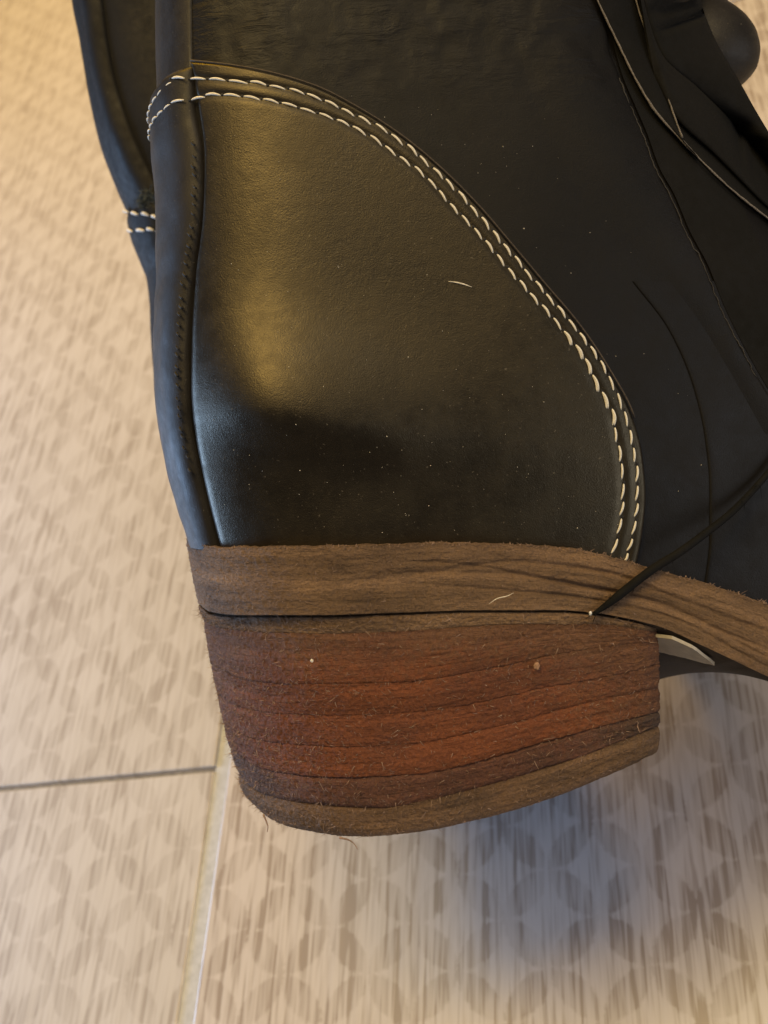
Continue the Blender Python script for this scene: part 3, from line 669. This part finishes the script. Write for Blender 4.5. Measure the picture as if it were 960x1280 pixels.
# thin cord hanging over the edge of the sole
cp = [(1010, 520), (985, 560), (950, 603), (915, 640), (880, 668), (850, 690), (815, 712), (785, 735), (760, 755), (741, 768)]
q = arc(cp, 70); t, h = U1.inv(q[:, 0], q[:, 1]); zc_ = U1.P(t, h)[:, 2]; zc_ = np.maximum(zc_, -8)+1.1
wz = np.where(q[:, 1] > WT(q[:, 0])-14, np.maximum(zc_, 2.6), zc_); wz = np.max([np.roll(np.pad(wz, 14, 'edge'), k_)[14:-14] for k_ in range(-13, 14)], axis=0); wz = np.convolve(np.pad(wz, 12, 'edge'), np.ones(25)/25, 'valid'); wz = np.convolve(np.pad(wz, 6, 'edge'), np.ones(13)/13, 'valid')
cr = 0.56*np.clip(np.linspace(6, 0.4, 70), 0.35, 1)
V, f = tube(to3(q[:, 0], q[:, 1], wz), cr*np.linspace(0.75, 1.15, 70), 8)
cord = link('lace_cord', V, f, M['fabric'], boot)
vq, fq = [], []
for _ in range(90):               # frayed fibres along the cord and at its end
    i = int(rng.integers(8, 70)) if rng.random() < .6 else int(rng.integers(60, 70)); p0 = to3(q[i, 0], q[i, 1], wz[i]+0.2)
    dr = (to3(q[min(i+1, 69), 0], q[min(i+1, 69), 1], 0)-to3(q[i-1, 0], q[i-1, 1], 0)); dr /= np.linalg.norm(dr)
    d_ = dr*rng.uniform(.2, 1)+rng.normal(size=3)*.55; L_ = rng.uniform(.5, 1.4); bb = rng.normal(size=3)*.3
    v, f = tube([p0+d_*L_*x_+bb*x_*x_ for x_ in (0, .4, .75, 1)], np.array([.05, .045, .03, .015]), 3); o = len(vq); vq += list(v); fq += [tuple(k_+o for k_ in t_) for t_ in f]
fr_ = link('frayed_fibres', vq, fq, M['fabric'], cord); fr_['kind'] = 'stuff'

# ------------------------------------------------------------------ the other boot of the pair, lying behind
ZC2 = -88.0; D2 = D+64
BACK2 = [(-200, 88), (-40, 106), (0, 113), (60, 122), (140, 138), (195, 157), (235, 172), (262, 178), (275, 182), (300, 191), (322, 199), (400, 205), (480, 210), (545, 218), (612, 233), (700, 257)]
FRONT2 = [(-200, 560), (0, 580), (200, 620), (400, 700), (700, 800)]
WIDTH2 = [(-200, 20), (200, 19), (300, 21), (480, 24), (600, 22), (700, 21)]
U2 = Upper(BACK2, FRONT2, WIDTH2, ZC2, D2, (900, 1200, 0.0))
BASE2 = to3(470, 860, ZC2)
boot2 = thing('boot', 'second black boot behind the near one, only its back edge and stitched tab showing', 'boot', BASE2)
body(U2, 'quarter', M['facing'], boot2, -200, 690, 100, 110, BASE2)
E2 = [(-200, 104), (0, 129), (60, 137), (110, 148), (150, 161), (200, 182), (240, 201), (300, 214), (400, 224), (500, 232), (600, 250), (690, 275)]
strip(U2, E2, -200, 262, 1.3, 'shaft_strip', M['facing'], boot2, 110, 36, base=BASE2, ridge=0.7)
strip(U2, [(240, 203), (300, 214), (400, 224), (500, 232), (600, 250), (690, 275)], 246, 690, 1.9, 'back_strip', M['facing'], boot2, 110, 36, base=BASE2)
ST2 = [stitch_mesh(2.05, 0.32, 0.42, 0.2, name='stitch', m=M['white_thread'])]
for row in ([(169, 263), (179, 268), (191, 270), (202, 274), (214, 277)], [(174, 287), (186, 288), (197, 288), (208, 292)]):
    stitch_row(U2, row, boot2, 1.95, ST2, base=BASE2, tilt=0.0, gap=0.72)
# its heel: copies of the near boot's layers
d2 = Matrix.Translation(Vector((to3(300, 720, ZC2)-BASE2)*1e-3)) @ Matrix.Rotation(math.radians(7), 4, 'Z') @ Matrix.Scale(0.9, 4) @ Matrix.Translation(-Vector((to3(275, 690, -25)-BASE)*1e-3))
heel2 = heel.copy(); COL.objects.link(heel2); heel2.parent = boot2; heel2.matrix_local = d2
for ch in list(heel.children):
    if ch.name.startswith('heel_fuzz'): continue
    c = ch.copy(); COL.objects.link(c); c.parent = heel2
def fray(U, pts, count, name, m, parent, base):
    vs_, fs = [], []
    for _ in range(count):
        x, y = pts[rng.integers(len(pts))]; x += rng.normal()*2; y += rng.normal()*4
        t, h = U.inv(np.array([x]), np.array([y])); p = (U.P(t, h)+U.N(t, h)*1.9)[0]; nn = U.N(t, h)[0]
        d = nn*0.6+rng.normal(size=3)*.6; L = rng.uniform(.4, 1.1); sd = np.cross(d, rng.normal(size=3)); sd /= np.linalg.norm(sd); o = len(vs_)
        for q_ in (0, .5, 1):
            c_ = p+d*L*q_; ww = .07*(1-.7*q_); vs_ += [c_-sd*ww, c_+sd*ww]
        fs += [(o+2*k_, o+2*k_+1, o+2*k_+3, o+2*k_+2) for k_ in range(2)]
    ob = link(name, vs_, fs, m, parent, base=base); ob['kind'] = 'stuff'
M['blue_fray'] = plain('blue_grey_fray', (0.085, 0.105, 0.115), 0.9)
fray(U2, [(185, 250), (191, 254), (198, 248), (204, 256), (188, 258), (195, 244)], 520, 'frayed_fibres', M['blue_fray'], boot2, BASE2)

# ------------------------------------------------------------------ small loose things lying on the boot
def strand(p, off, rad, U, zfix=None):
    q = arc(p, 16); t, h = U.inv(q[:, 0], q[:, 1]); P = U.P(t, h)+U.N(t, h)*off
    if zfix is not None: P = to3(q[:, 0], q[:, 1], np.full(16, zfix))
    return tube(P, rad*np.clip(np.sin(np.linspace(0.15, math.pi-0.15, 16)), .35, 1), 6)
def loose(name, label, cat, V, f, m, smooth=True):
    V = np.array(V); b = V.mean(0); o = link(name, V, f, m, None, smooth, base=b)
    o.matrix_world = Matrix.Translation(place(*b)) @ R3.to_4x4(); o['label'] = label; o['category'] = cat; return o
V, f = strand([(560, 354), (568, 355), (577, 357), (589, 361)], 1.05, 0.11, U1)
loose('lint_thread', 'short pale fibre lying on the smooth leather inside the curve of stitching', 'lint', V, f, M['lint'])
V, f = strand([(611, 755), (622, 748), (634, 745), (642, 741)], 0, 0.07, U1, 2.9)
loose('hair', 'thin pale hair stuck on the layered brown sole edge above the heel', 'hair', V, f, M['lint'])
def chip(px, py, z, r, seed):
    bm = bmesh.new(); bmesh.ops.create_icosphere(bm, subdivisions=1, radius=1)
    c = to3(px, py, z); V = [c+np.array([v.co.x*r[0], v.co.y*r[1], v.co.z*r[2]])*(1+0.5*noise.noise(v.co*1.7+Vector((seed, 0, 0)))) for v in bm.verts]
    f = [tuple(v.index for v in q.verts) for q in bm.faces]; bm.free(); return V, f
V, f = chip(738, 767, 2.6, (0.26, 0.36, 0.25), 3)
loose('crumb', 'tiny white crumb at the tip of the black cord on the sole', 'crumb', V, f, M['crumb'], False)
V, f = chip(671, 832, 1.6, (0.50, 0.55, 0.2), 8)
loose('leather_flake', 'small tan flake stuck on the right half of the red brown heel', 'flake', V, f, M['flake'], False)
V, f = chip(390, 826, 1.4, (0.28, 0.25, 0.2), 12)
loose('grit', 'pale glinting speck on the reddest part of the heel', 'speck', V, f, M['lint'], False)
vsq, fsq = [], []
for _ in range(240):
    x, y = rng.uniform(270, 940), rng.uniform(110, 670)
    if x > 740 and rng.random() < .5: continue
    t, h = U1.inv(np.array([x]), np.array([y])); inside = x < np.interp(y, [q_[1] for q_ in CR], [q_[0] for q_ in CR])
    p = (U1.P(t, h)+U1.N(t, h)*(0.98 if inside else 0.03))[0]; r = rng.uniform(.02, .06)*(2 if rng.random() < .06 else 1); o = len(vsq)
    dv = [np.array(v_)*r*rng.uniform(.6, 1.6) for v_ in ((1, 0, 0), (0, 1, 0), (-1, 0, 0), (0, -1, 0), (0, 0, 1.2))]
    vsq += [p+v_ for v_ in dv]; fsq += [(o, o+1, o+4), (o+1, o+2, o+4), (o+2, o+3, o+4), (o+3, o, o+4)]
du = loose('dust', 'fine pale dust specks on the black leather', 'dust', vsq, fsq, M['lint'], False); du['kind'] = 'stuff'
